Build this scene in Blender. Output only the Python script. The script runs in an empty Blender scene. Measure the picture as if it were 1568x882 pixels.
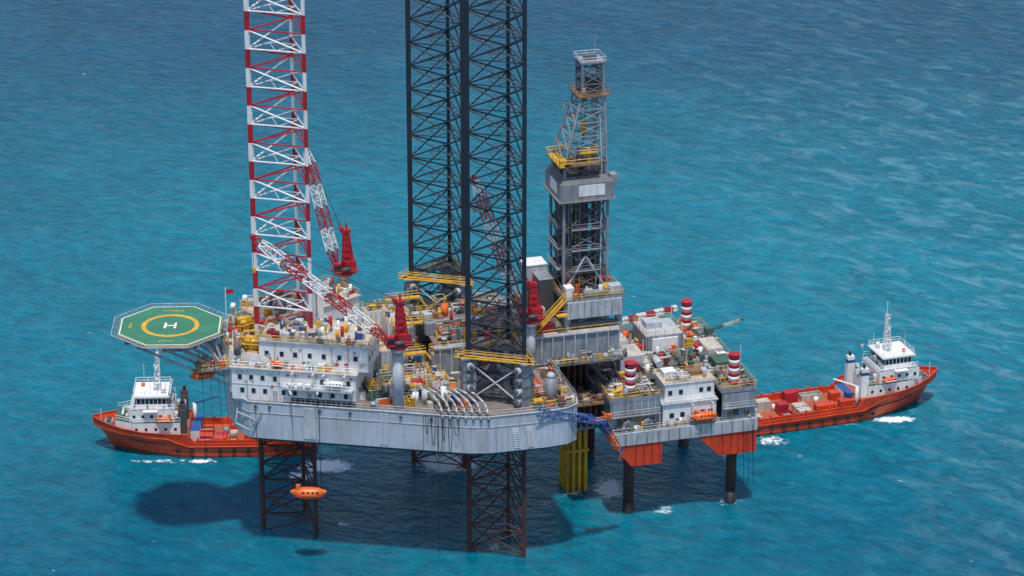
import bpy, math, random
from mathutils import Vector, Matrix
R=random.Random(7)
V=Vector
# ---------------------------------------------------------------- materials
def nodes(m):
    m.use_nodes=True; nt=m.node_tree; nt.nodes.clear(); return nt
def paint(name,col,rough=.5,var=.18,grime=.25,gcol=(.13,.075,.045),metal=0.0,scale=.35):
    m=bpy.data.materials.new(name); nt=nodes(m); N=nt.nodes.new; L=nt.links.new
    out=N('ShaderNodeOutputMaterial'); p=N('ShaderNodeBsdfPrincipled'); L(p.outputs[0],out.inputs[0])
    p.inputs['Roughness'].default_value=rough; p.inputs['Metallic'].default_value=metal
    tc=N('ShaderNodeTexCoord')
    n1=N('ShaderNodeTexNoise'); n1.inputs['Scale'].default_value=scale; n1.inputs['Detail'].default_value=6
    L(tc.outputs['Object'],n1.inputs['Vector'])
    mr=N('ShaderNodeMapRange'); mr.inputs[1].default_value=.3; mr.inputs[2].default_value=.7
    L(n1.outputs['Fac'],mr.inputs[0])
    mx=N('ShaderNodeMix'); mx.data_type='RGBA'
    mx.inputs[6].default_value=(*[c*(1-var) for c in col],1); mx.inputs[7].default_value=(*[min(1,c*(1+var)) for c in col],1)
    L(mr.outputs[0],mx.inputs[0])
    mp=N('ShaderNodeMapping'); mp.inputs['Scale'].default_value=(1.3,1.3,.22); L(tc.outputs['Object'],mp.inputs[0])
    n2=N('ShaderNodeTexNoise'); n2.inputs['Scale'].default_value=1.0; n2.inputs['Detail'].default_value=8; n2.inputs['Roughness'].default_value=.65
    L(mp.outputs[0],n2.inputs['Vector'])
    mr2=N('ShaderNodeMapRange'); mr2.inputs[1].default_value=.46; mr2.inputs[2].default_value=.76; mr2.inputs[4].default_value=grime*1.7
    L(n2.outputs['Fac'],mr2.inputs[0])
    m2=N('ShaderNodeMix'); m2.data_type='RGBA'; m2.inputs[7].default_value=(*gcol,1)
    L(mr2.outputs[0],m2.inputs[0]); L(mx.outputs[2],m2.inputs[6]); L(m2.outputs[2],p.inputs['Base Color'])
    return m
MT={}
def add(k,*a,**kw): MT[k]=paint(k,*a,**kw)
add('hull',(.47,.52,.58),rough=.45,grime=.25,gcol=(.24,.22,.21),scale=.12,var=.15)
add('grey',(.27,.30,.34),grime=.45)
add('steel',(.12,.13,.15),grime=.4)
add('lgrey',(.48,.51,.545),grime=.35)
add('dgrey',(.07,.08,.09),grime=.4)
add('deck',(.19,.18,.17),grime=.8,gcol=(.20,.10,.06),rough=.8)
add('gdeck',(.04,.12,.09),grime=.5,rough=.7)
add('white',(.84,.84,.83),grime=.24,gcol=(.36,.28,.22),var=.06)
add('cream',(.56,.51,.44),grime=.5,gcol=(.22,.15,.1))
add('red',(.44,.016,.03),grime=.25,rough=.4)
add('redhull',(.66,.065,.018),grime=.3,rough=.4,gcol=(.22,.03,.015))
add('reddeck',(.42,.10,.05),grime=.6,rough=.8,gcol=(.16,.08,.05))
add('orange',(.78,.14,.02),grime=.2,rough=.4)
add('yellow',(.70,.40,.03),grime=.35,gcol=(.22,.11,.04))
add('ochre',(.46,.27,.03),grime=.5,gcol=(.15,.08,.03))
add('navy',(.018,.030,.048),grime=.2,gcol=(.06,.04,.03),rough=.45)
add('legdark',(.07,.034,.034),grime=.5,gcol=(.16,.045,.03),rough=.8)
add('rust',(.12,.055,.04),grime=.6,gcol=(.04,.03,.025),rough=.85)
add('brown',(.26,.14,.075),grime=.5)
add('black',(.018,.018,.02),grime=.1,rough=.5)
add('glass',(.02,.03,.04),grime=.0,rough=.12)
add('green',(.045,.20,.115),grime=.25,var=.12,rough=.8,gcol=(.03,.12,.08))
add('blue',(.02,.09,.30),grime=.2)
add('pipe',(.42,.43,.44),grime=.3,metal=.3)
KEYS=list(MT.keys())
# ---------------------------------------------------------------- mesh builder
class MB:
    def __init__(s): s.v=[];s.f=[];s.m=[];s.sm=[]
    def pt(s,p): s.v.append(tuple(p)); return len(s.v)-1
    def face(s,idx,k,sm=False): s.f.append(tuple(idx)); s.m.append(KEYS.index(k)); s.sm.append(sm)
    def poly(s,pts,k): s.face([s.pt(p) for p in pts],k)
    def box(s,x,y,z,sx,sy,sz,k,rot=0,top=None,taper=1.0):
        c,sn=math.cos(rot),math.sin(rot); ids=[]
        for zz,t in ((z,1),(z+sz,taper)):
            for ax,ay in((-1,-1),(1,-1),(1,1),(-1,1)):
                dx,dy=ax*sx/2*t,ay*sy/2*t
                ids.append(s.pt((x+dx*c-dy*sn,y+dx*sn+dy*c,zz)))
        a=ids
        for q in((3,2,1,0),(0,1,5,4),(1,2,6,5),(2,3,7,6),(3,0,4,7)): s.face([a[i] for i in q],k)
        s.face([a[4],a[5],a[6],a[7]],top or k)
    def prism(s,poly,z0,z1,k,top=None,bot=None,grow=0):
        n=len(poly)
        cx=sum(p[0] for p in poly)/n; cy=sum(p[1] for p in poly)/n
        b=[s.pt((p[0]+(cx-p[0])*grow,p[1]+(cy-p[1])*grow,z0)) for p in poly]; t=[s.pt((p[0],p[1],z1)) for p in poly]
        for i in range(n): j=(i+1)%n; s.face((b[i],b[j],t[j],t[i]),k)
        s.face(t,top or k); s.face(b[::-1],bot or k)
    def cyl(s,p0,p1,r,k,n=6,r2=None,cap=True):
        p0=V(p0);p1=V(p1);d=p1-p0
        if d.length<1e-5: return
        q=d.to_track_quat('Z','Y'); r2=r if r2 is None else r2
        A=[];B=[]
        for i in range(n):
            a=2*math.pi*i/n; o=q@V((math.cos(a),math.sin(a),0))
            A.append(s.pt(p0+o*r));B.append(s.pt(p1+o*r2))
        for i in range(n): j=(i+1)%n; s.face((A[i],A[j],B[j],B[i]),k,n>7)
        if cap: s.face(B,k); s.face(A[::-1],k)
    def path(s,pts,r,k,n=6):
        for a,b in zip(pts[:-1],pts[1:]): s.cyl(a,b,r,k,n)
    def rail(s,pts,z=None,h=1.1,k='yellow',close=False,step=1.9,r=.045):
        P=[V((p[0],p[1],p[2] if len(p)>2 else z)) for p in pts]
        if close: P.append(P[0])
        for a,b in zip(P[:-1],P[1:]):
            up=V((0,0,h)); s.cyl(a+up,b+up,r,k,4,cap=False); s.cyl(a+up*.5,b+up*.5,r*.8,k,4,cap=False)
            n=max(1,int((b-a).length/step))
            for i in range(n): q=a.lerp(b,i/n); s.cyl(q,q+up,r,k,4,cap=False)
    def lattice(s,p0,p1,w0,w1,k1,k2=None,n=14,rc=.14,rb=.08,alt=2,wm=None):
        p0=V(p0);p1=V(p1);d=(p1-p0).normalized();side=d.cross(V((0,0,1)))
        if side.length<.01: side=V((1,0,0))
        side.normalize();up=side.cross(d); k2=k2 or k1; prev=None
        for i in range(n+1):
            t=i/n; c=p0.lerp(p1,t); w=(w0+(w1-w0)*t)/2
            if wm: w=(wm/2)*min(1,min(t,1-t)*5+.35)
            cs=[c+side*w*a+up*w*b for a,b in((-1,-1),(1,-1),(1,1),(-1,1))]
            k=k1 if (i//alt)%2==0 else k2
            if prev:
                for j in range(4):
                    s.cyl(prev[j],cs[j],rc,k,5,cap=False); jn=(j+1)%4
                    s.cyl(prev[j] if i%2 else prev[jn],cs[jn] if i%2 else cs[j],rb,k,4,cap=False)
                    s.cyl(cs[j],cs[jn],rb,k,4,cap=False)
            prev=cs
    def capsule(s,c,L,W,H,rot,k,k2='white'):
        C,S=math.cos(rot),math.sin(rot); rings=[]; n=12
        for i in range(11):
            t=-1+2*i/10; w=max(.06,(1-abs(t)**2.6)); up=.12*abs(t)**3
            ring=[]
            for j in range(n):
                a=2*math.pi*j/n; y=math.cos(a)*W/2*w; z=math.sin(a)
                z=z*H*.5*(w**.6) if z>0 else z*H*.45*(w**.4)
                x=t*L/2
                ring.append(s.pt((c[0]+x*C-y*S,c[1]+x*S+y*C,c[2]+z+up*H)))
            rings.append(ring)
        for a,b in zip(rings[:-1],rings[1:]):
            for j in range(n): s.face((a[j],a[(j+1)%n],b[(j+1)%n],b[j]),k,True)
        s.face(rings[0],k); s.face(rings[-1][::-1],k)
        x=-.28*L; s.box(c[0]+x*C,c[1]+x*S,c[2]+H*.42,L*.14,W*.4,H*.28,k,rot,taper=.8)
        s.box(c[0]+x*C,c[1]+x*S,c[2]+H*.5,L*.143,W*.3,H*.1,'glass',rot)
        for j in(-1,0,1,2):
            x=j*L*.13
            for sg in(-1,1):
                y=sg*W*.44; s.box(c[0]+x*C-y*S,c[1]+x*S+y*C,c[2]+H*.18,L*.06,.12,H*.12,'glass',rot)
        for sg in(-1,1):
            y=sg*W*.51; s.cyl((c[0]-.36*L*C-y*S,c[1]-.36*L*S+y*C,c[2]-.02),(c[0]+.36*L*C-y*S,c[1]+.36*L*S+y*C,c[2]-.02),.09,k2,5)
    def clutter(s,x0,x1,y0,y1,z,n,pal,rot=0,hmax=2.2,seed=0,big=2.6,org=(0,0)):
        r=random.Random(seed); C,S=math.cos(rot),math.sin(rot)
        def T(x,y): return (org[0]+x*C-y*S,org[1]+x*S+y*C)
        for i in range(n):
            x=r.uniform(x0,x1);y=r.uniform(y0,y1);k=r.choice(pal);t=r.random();X,Y=T(x,y)
            if t<.40:
                s.box(X,Y,z,r.uniform(.4,big),r.uniform(.4,big*.7),r.uniform(.4,hmax),k,rot,top=r.choice([k,k,'lgrey','cream']))
            elif t<.56:
                s.cyl((X,Y,z),(X,Y,z+r.uniform(.8,hmax*1.2)),r.uniform(.15,.7),k,10)
            elif t<.72:
                l=r.uniform(1.5,5);h=r.uniform(.3,hmax*.8);rr=r.uniform(.07,.25)
                if r.random()<.5: X2,Y2=T(min(x1,x+l),y)
                else: X2,Y2=T(x,min(y1,y+l))
                s.cyl((X,Y,z+h),(X2,Y2,z+h),rr,k,8)
                s.cyl((X,Y,z),(X,Y,z+h),.08,'dgrey',4);s.cyl((X2,Y2,z),(X2,Y2,z+h),.08,'dgrey',4)
            elif t<.82:
                w=r.uniform(1,2.4);h=r.uniform(1,hmax*1.3)
                cs=[T(x-w/2,y-w/2),T(x+w/2,y-w/2),T(x+w/2,y+w/2),T(x-w/2,y+w/2)]
                for j in range(4):
                    a=cs[j];b=cs[(j+1)%4]; s.cyl((*a,z),(*a,z+h),.07,k,4); s.cyl((*a,z+h),(*b,z+h),.07,k,4); s.cyl((*a,z),(*b,z+h),.05,k,4)
                s.box(X,Y,z,w*.6,w*.6,h*.5,r.choice(pal),rot)
            elif t<.92:
                l=r.uniform(1.5,3.5); X2,Y2=T(min(x1,x+l),y) if r.random()<.5 else T(x,min(y1,y+l))
                s.rail([(X,Y),(X2,Y2)],z=z,k=r.choice(['yellow','yellow','white','lgrey']),r=.06)
            else:
                h=r.uniform(2,hmax*2); s.cyl((X,Y,z),(X,Y,z+h),.07,r.choice(['white','lgrey','yellow']),4)
    def obj(s,name,parent=None):
        me=bpy.data.meshes.new(name); me.from_pydata(s.v,[],s.f)
        used=sorted(set(s.m)); mp={u:i for i,u in enumerate(used)}
        for u in used: me.materials.append(MT[KEYS[u]])
        me.polygons.foreach_set('material_index',[mp[i] for i in s.m])
        me.polygons.foreach_set('use_smooth',s.sm); me.update()
        o=bpy.data.objects.new(name,me); bpy.context.scene.collection.objects.link(o)
        if parent: o.parent=parent
        return o
def empty(name,loc=(0,0,0),rot=0):
    e=bpy.data.objects.new(name,None); bpy.context.scene.collection.objects.link(e)
    e.location=loc; e.rotation_euler=(0,0,rot); e.empty_display_size=3; return e
RIGLOC=(-9.2,-37.5,0); RIGROT=math.radians(16)
rig=empty('jackup_drilling_rig',RIGLOC,RIGROT)
# ---------------------------------------------------------------- legs
LR=6.25
def leg(name,cx,cy,bay,scheme):
    b=MB(); ch=[(cx+LR*math.cos(math.radians(a)),cy+LR*math.sin(math.radians(a))) for a in(180,300,60)]
    z=-4;i=0
    while z<128:
        z2=z+bay
        if scheme=='rw': kc=kb=kh='legdark' if z<22 else ('red' if i%2 else 'white')
        else: kc=kb=kh='legdark' if z<22 else 'navy'
        for j in range(3):
            a=ch[j];c=ch[(j+1)%3]
            b.cyl((*a,z),(*a,z2),.36,kc,8,cap=False)
            b.box(a[0],a[1],z,.18,.95,bay,kc,rot=math.radians((180,300,60)[j])+math.pi/2)
            m=((a[0]+c[0])/2,(a[1]+c[1])/2); e=ch[(j+2)%3]; m2=((a[0]+e[0])/2,(a[1]+e[1])/2)
            if scheme=='rw':
                if i%2: b.cyl((*a,z),(*c,z2),.17,kb,5,cap=False)
                else: b.cyl((*c,z),(*a,z2),.17,kb,5,cap=False)
                b.cyl((*a,z),(*c,z),.15,kh,5,cap=False)
                if i%2==0: b.cyl((*m,z),(*m2,z),.1,kh,4,cap=False)
            else:
                b.cyl((*a,z),(*c,z2),.16,kb,5,cap=False); b.cyl((*c,z),(*a,z2),.16,kb,5,cap=False)
                b.cyl((*a,z),(*c,z),.13,kh,5,cap=False)
                b.cyl((*m,z),(*m2,z),.08,kh,4,cap=False)
        z=z2;i+=1
    b.obj(name,rig); return ch
chA=leg('leg_bow',-34.8,0,3.65,'rw'); chB=leg('leg_stern_near',1.3,-20.75,4.7,'nv'); chC=leg('leg_stern_far',.8,20.75,4.7,'nv')
# ---------------------------------------------------------------- hull
half=[(-46.8,-4),(-46.0,-8.0),(-45.0,-10.2),(-20,-22.3),(-10,-27.2),(-7,-28.6),(-3.5,-29.6),(8,-30),(12,-29.6),(14.2,-28.2),(15,-25.5)]
outline=half+[(x,-y) for x,y in half[::-1]]
b=MB()
b.prism(outline,24.6,32,'hull',top='deck',grow=.0)
b.prism([(x*1.0,y) for x,y in outline],24.0,24.6,'dgrey',grow=.02)
n=len(outline)
for i in range(n):
    p=outline[i];q=outline[(i+1)%n]
    b.cyl((*p,32.05),(*q,32.05),.16,'lgrey',6); b.cyl((p[0]*1.002,p[1]*1.002,29.9),(q[0]*1.002,q[1]*1.002,29.9),.06,'lgrey',5)
b.rail([(x*.995,y*.99) for x,y in outline],z=32,close=True,k='lgrey')
def side(t,x0=-45.0,y0=-10.2,x1=-10,y1=-27.2): return (x0+(x1-x0)*t,y0+(y1-y0)*t)
ang=math.atan2(-17,35)
for t,w in((.30,2.4),(.345,.5),(.655,.5),(.68,.5)):
    x,y=side(t); b.box(x,y,25.2,w,.25,6.3,'lgrey' if w>1 else 'hull',ang)
for i in range(1,30,2):
    x,y=side(i/30); b.box(x,y,24.9,.06,.07,6.9,'lgrey',ang)
for i in range(9): b.box(-8.5+i*.62,-28.15-.12*i if i<5 else -29.0-.08*i,25,.16,.5,4.5,'lgrey',-.25)
for i in range(6): b.box(-2+i*2.2,-29.85-.02*i,25,.07,.2,6.6,'lgrey')
for dx in(1.5,4.2):
    for k in(0,1.1): b.cyl((dx+k,-30.2,25.2),(dx+k-.5,-30.2,29.5),.06,'white',4)
    for h in range(9): b.cyl((dx-.05*h,-30.2,25.4+h*.48),(dx+1.1-.05*h,-30.2,25.4+h*.48),.04,'white',4)
for t in(.03,.1,.35,.5,.75,.9):
    x,y=side(t); b.cyl((x,y-.05,31.3),(x,y-.3,31.1),.3,'dgrey',8)
b.path([(-46.5,-7,31),(-47.3,-8.2,27),(-45.2,-10.9,26.5),(-43,-11.6,30.5)],.15,'lgrey')
b.path([(-46.8,-7.6,29),(-44.2,-11.2,28.6)],.12,'lgrey')
b.obj('hull',rig)
# ---------------------------------------------------------------- jack houses
b=MB()
for (cx,cy),ch in(((1.3,-20.75),chB),((.8,20.75),chC)):
    for j,(x,y) in enumerate(ch):
        r=math.radians((180,300,60)[j])
        b.box(x,y,32,2.5,2.3,8.8,'grey',r)
        for lv in range(4):
            zc=33.2+lv*2.1; b.box(x,y,zc+.9,2.7,2.5,.2,'steel',r)
            for sg in(-1,1):
                tx,ty=-math.sin(r)*1.9*sg,math.cos(r)*1.9*sg
                b.cyl((x+tx*.5,y+ty*.5,zc),(x+tx*1.1,y+ty*1.1,zc),.7,'lgrey' if lv%2 else 'grey',12)
                b.cyl((x+tx*1.1,y+ty*1.1,zc),(x+tx*1.35,y+ty*1.35,zc),.38,'dgrey',10)
        b.box(x,y,40.8,3.4,3.1,.3,'grey',r)
    cen=V((cx,cy,41.1))
    for j in range(3):
        a=V((*ch[j],41.1));c=V((*ch[(j+1)%3],41.1))
        for off in(1.14,1.42):
            p=cen+(a-cen)*off;q=cen+(c-cen)*off
            b.cyl(p,q,.16,'yellow',5); b.rail([tuple(p),tuple(q)],h=1.2,k='yellow',r=.06)
        p=cen+(a-cen)*1.14;q=cen+(c-cen)*1.14;p2=cen+(a-cen)*1.42;q2=cen+(c-cen)*1.42
        b.poly([p,q,q2,p2],'brown'); b.poly([V(v)-V((0,0,.12)) for v in(p2,q2,q,p)],'grey')
        m0=a-V((0,0,9));m1=c-V((0,0,9)); o=(a+c)/2-cen; o.normalize()
        b.cyl(m0+o*.7,c-V((0,0,.6))+o*.7,.17,'lgrey',6); b.cyl(m1+o*.7,a-V((0,0,.6))+o*.7,.17,'lgrey',6)
        b.cyl(a-V((0,0,.5)),c-V((0,0,.5)),.25,'steel',6)
b.cyl((9.6,-26.4,32),(9.6,-26.4,37.4),1.15,'grey',14); b.cyl((9.6,-26.4,37.4),(9.6,-26.4,38.2),1.15,'lgrey',14,r2=.5)
b.obj('jacking_houses',rig)
# ---------------------------------------------------------------- accommodation
NX=V((.9015,-.4328,0)); NY=V((.4328,.9015,0)); na=math.atan2(-.4328,.9015)
def mirror_block(sg):
    b=MB()
    def P(x,y,z):
        v=V((-47.7,-7.8,0))+NX*x+NY*y; return (v.x,v.y*sg,z)
    def bx(x0,x1,y0,y1,z0,z1,k,top=None):
        lo=[P(x0,y0,0),P(x1,y0,0),P(x1,y1,0),P(x0,y1,0)]
        b.prism([p[:2] for p in (lo if sg>0 else lo[::-1])],z0,z1,k,top=top)
    bx(0,24,0,10,32,38.4,'white','cream')
    bx(5,26,1.8,12,38.4,43.4,'white','cream')
    bx(4.7,26.4,1.5,12.3,43.4,43.62,'lgrey','cream')
    bx(-.3,24.3,-.4,1.2,38.4,38.6,'lgrey','cream')
    bx(-.02,24.02,-.06,.1,35.1,35.22,'lgrey')
    bx(-3,5,3,12,36,38.2,'lgrey','cream')
    for z,xs in((33.5,(2,4.2,6.4,10,12.2,17,19.5,22)),(36.2,(1.6,3.8,6.0,8.4,17.5,20.2,22.5))):
        for x in xs:
            bx(x-.46,x+.46,-.05,.1,z-.1,z+1.0,'lgrey'); bx(x-.34,x+.34,-.09,.1,z,z+.9,'glass')
    for x in(6.5,9.4,12,14.8,17.5,20.5,23.6):
        bx(x-.46,x+.46,1.75,1.9,40.5,41.6,'lgrey'); bx(x-.34,x+.34,1.71,1.9,40.6,41.5,'glass')
    for y in(3,5.5,8,10.5):
        for z in(33.8,40.4): bx(26.0 if z>39 else 24,26.06 if z>39 else 24.06,y-.4,y+.4,z,z+.95,'glass')
    for x in(8.4,15): bx(x-.45,x+.45,-.06,.1,32.1,34.2,'lgrey')
    bx(11.5,24,-.12,.1,32.0,33.0,'black')
    for x in range(12,24,2): bx(x,x+.25,-.2,.15,32,33.1,'grey')
    bx(10,23.5,-1.6,0,35.3,35.5,'lgrey')
    for x in(11,15,19,23): b.cyl(P(x,-1.4,35.3),P(x,0,33.2),.12,'lgrey',5)
    b.rail([P(10,-1.6,35.5),P(23.5,-1.6,35.5)],k='white',r=.06)
    for x in(12,18): b.path([P(x,-.3,35.5),P(x,-.3,38.3),P(x,-1.7,38.6)],.16,'white'); b.path([P(x+4,-.3,35.5),P(x+4,-.3,38.3),P(x+4,-1.7,38.6)],.16,'white')
    c=P(20,-.8,36.7);b.capsule((c[0],c[1],c[2]),4.6,1.5,1.3,na*sg,'white')
    for x in(11.2,12.9,14.4): b.cyl(P(x,-.9,36.1),P(x+1.1,-.9,36.1),.42,'white',10)
    b.rail([P(0,.1,38.6),P(24,.1,38.6)],k='white',r=.06); b.rail([P(0,.1,38.4),P(0,9,38.4)],k='white',r=.06)
    b.rail([P(4.9,1.7,43.6),P(26.2,1.7,43.6),P(26.2,12,43.6)],k='yellow',r=.07); b.rail([P(4.9,1.7,43.6),P(4.9,12,43.6)],k='yellow',r=.06)
    r=random.Random(5+sg)
    for x in(3,9.3,16.2,21,24-.2): b.cyl(P(x,-.12,32.2),P(x,-.12,38.3),.06,'lgrey',5)
    for x in(8,13.4,19,22.2): b.cyl(P(x,1.7,38.7),P(x,1.7,43.3),.07,'cream',5)
    for i in range(26):
        x=r.uniform(.5,23);z=r.choice([34.9,37.4,35.8]);bx(x,x+r.uniform(.2,.7),-.13,.1,z,z+r.uniform(.15,.5),r.choice(['lgrey','grey','cream','orange']))
    for i in range(18):
        x=r.uniform(5.5,25);z=r.uniform(39,42.4);bx(x,x+r.uniform(.2,.8),1.62,1.9,z,z+r.uniform(.15,.5),r.choice(['lgrey','grey','cream','red']))
    for i in range(90):
        x=r.uniform(6,25.2);y=r.uniform(2.4,11.4);p=P(x,y,43.6);k=r.choice(['white','lgrey','cream','white','yellow','grey','red','blue','brown','steel'])
        if r.random()<.65: b.box(p[0],p[1],43.6,r.uniform(.3,1.7),r.uniform(.3,1.2),r.uniform(.3,1.4),k,na*sg)
        else: b.cyl(p,(p[0],p[1],43.6+r.uniform(.5,2.4)),r.uniform(.08,.4),k,8)
    for i in range(40):
        x=r.uniform(1,23.5);p=P(x,r.uniform(.5,1.4),38.6);b.box(p[0],p[1],38.6,r.uniform(.2,1.3),.5,r.uniform(.3,1.3),r.choice(['white','lgrey','orange','grey','blue','cream','yellow']),na*sg)
    c=P(8.8,.4,39.4);b.capsule(c,3,1.1,1.0,na*sg,'orange')
    for zz in(39.2,40.6,42.0,43.4): b.path([P(1.2,3,zz),P(5,3,zz),P(5,6.4,zz),P(1.2,6.4,zz),P(1.2,3,zz)],.15,'yellow')
    for x,y in((1.2,3),(5,3),(5,6.4),(1.2,6.4),(3.1,3),(3.1,6.4)): b.cyl(P(x,y,38.4),P(x,y,43.5),.15,'yellow',5)
    b.cyl(P(1.8,4.7,41.6),P(4.5,4.7,41.6),1.5,'yellow',12); b.cyl(P(1.9,4.7,39.6),P(4.4,4.7,39.6),.9,'yellow',12)
    return b.obj('accommodation_block' if sg>0 else 'accommodation_block_far',rig)
mirror_block(1); mirror_block(-1)
b=MB()
b.prism([(-47.5,-4.5),(-42.4,-9),(-42.4,9),(-47.5,4.5)],32,40.5,'white',top='cream')
b.prism([(-29,-9),(-21,-11),(-21,9),(-29,9)],32,39.5,'white',top='deck')
b.box(-29.4,1.5,39.5,2.8,3.2,9.3,'white'); b.box(-29.4,1.5,48.8,3.1,3.5,.25,'lgrey'); b.cyl((-29.4,-.2,40),(-29.4,-.2,48.6),.15,'grey',6)
b.box(-26,-1.5,39.5,4,4,2.2,'cream')
b.prism([(-42,9),(-30,9),(-28,14.5),(-41,10)],32,42.6,'white',top='cream')
b.clutter(-47,-42.6,-7,7,40.5,50,['white','cream','lgrey','grey','orange','red','cream','brown','steel'],seed=3,hmax=2,big=1.6)
b.clutter(-42,-30,8,13,42.7,34,['white','cream','lgrey','red','cream','brown'],seed=4,hmax=1.8,big=1.6)
b.clutter(-28.5,-21.5,-10,9,39.6,56,['white','cream','lgrey','grey','yellow','blue','steel','orange'],seed=14,hmax=2,big=2)
b.rail([(-47.4,-4.5),(-47.4,4.5)],z=40.5,k='yellow',r=.07)
for (x,y) in chA: b.box(x,y,32,2.8,2.8,8.5,'grey',.5)
b.cyl((-45.8,6,40),(-45.8,6,49),.09,'white',5); b.poly([(-45.8,6,48.6),(-44.2,6.2,48.5),(-44.2,6.2,47.6),(-45.8,6,47.7)],'red'); b.cyl((-45,3,40),(-45,3,46),.3,'cream',8); b.cyl((-44,5.5,40.5),(-44,5.5,46),.07,'white',4)
b.cyl((-45,3,46),(-45,3,46.9),.75,'white',10,r2=.3)
b.obj('centre_house',rig)
# ---------------------------------------------------------------- helideck
b=MB(); hx,hy,hz=-57.3,2.2,44.0; Rr=10.5
oc=[(hx+Rr*math.cos(math.radians(22.5+45*i-14)),hy+Rr*math.sin(math.radians(22.5+45*i-14))) for i in range(8)]
b.prism(oc,43.35,44,'lgrey',top='green')
def ring(r0,r1,z,k,n=64,ph=0):
    for i in range(n):
        a=2*math.pi*i/n+ph;c=2*math.pi*(i+1)/n+ph
        b.poly([(hx+r0*math.cos(a),hy+r0*math.sin(a),z),(hx+r1*math.cos(a),hy+r1*math.sin(a),z),(hx+r1*math.cos(c),hy+r1*math.sin(c),z),(hx+r0*math.cos(c),hy+r0*math.sin(c),z)],k)
ring(4.65,5.5,44.012,'yellow'); ring(10.0,10.25,44.012,'white',n=8,ph=math.radians(8.5))
hr=math.radians(-16)
def hb(x,y,w,h,k='white',z=44.016):
    C,S=math.cos(hr),math.sin(hr)
    b.poly([(hx+(x+a*w/2)*C-(y+c*h/2)*S,hy+(x+a*w/2)*S+(y+c*h/2)*C,z) for a,c in((-1,-1),(1,-1),(1,1),(-1,1))],k)
hb(-.95,0,.45,2.7);hb(.95,0,.45,2.7);hb(0,0,1.45,.45)
for i in range(7): hb(-1.8+i*.6,7.3,.3,.6,'yellow')
for i in range(5): hb(-1.2+i*.6,-7.5,.3,.5,'yellow')
for i in range(4): hb(-7.6,-1+i*.6,.5,.3,'yellow')
for i in range(8):
    p=V((*oc[i],43.9));q=V((*oc[(i+1)%8],43.9)); c=V((hx,hy,43.9))
    po=c+(p-c)*1.12+V((0,0,.2));qo=c+(q-c)*1.12+V((0,0,.2)); b.cyl(po,qo,.07,'lgrey',5); b.cyl((p+po)/2,(q+qo)/2,.04,'grey',4)
    b.cyl(p,q,.09,'yellow',5)
    for t in range(7):
        a=p.lerp(q,t/7);d=po.lerp(qo,t/7); b.cyl(a,d,.045,'grey',4)
for i in range(-3,4):
    w=math.sqrt(max(0,9.8**2-(i*3)**2)); b.box(hx,hy+i*3,42.4,2*w,.3,.95,'grey'); b.box(hx+i*3,hy,42.6,.25,2*w,.72,'dgrey')
for sy in(-6,0,6):
    for x0 in(-64,-58,-52):
        b.cyl((x0,hy+sy,42.4),(-47,sy*.7,35 if x0>-60 else 33),.28,'lgrey',7)
    b.cyl((-50,hy+sy,42.3),(-48,sy*.7,36),.25,'lgrey',6)
b.cyl((-58,hy-6,42.4),(-52,hy+6,38),.16,'grey',5)
b.box(-50.5,-3.5,37.2,6.5,5,.25,'grey'); b.rail([(-53.7,-6),(-47.3,-6)],z=37.4,k='yellow'); b.rail([(-53.7,-6),(-53.7,-1)],z=37.4,k='yellow')
b.capsule((-52.6,-4.5,36.0),5.2,1.9,1.8,.1,'orange','orange'); b.clutter(-53,-48,-5,-1.5,37.45,16,['brown','yellow','cream','red','rust'],seed=8,hmax=1.6,big=1.5)
for x in(-53.4,-50.6): b.path([(x,-6,37.4),(x,-6.4,40),(x,-4.8,40.6)],.14,'brown')
for i,x in enumerate((-53,-51.5,-50,-49)): b.cyl((x,-6,37),(x+.3*i,-6.4,21+i),.045,'black',4)
b.obj('helideck',rig)
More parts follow.
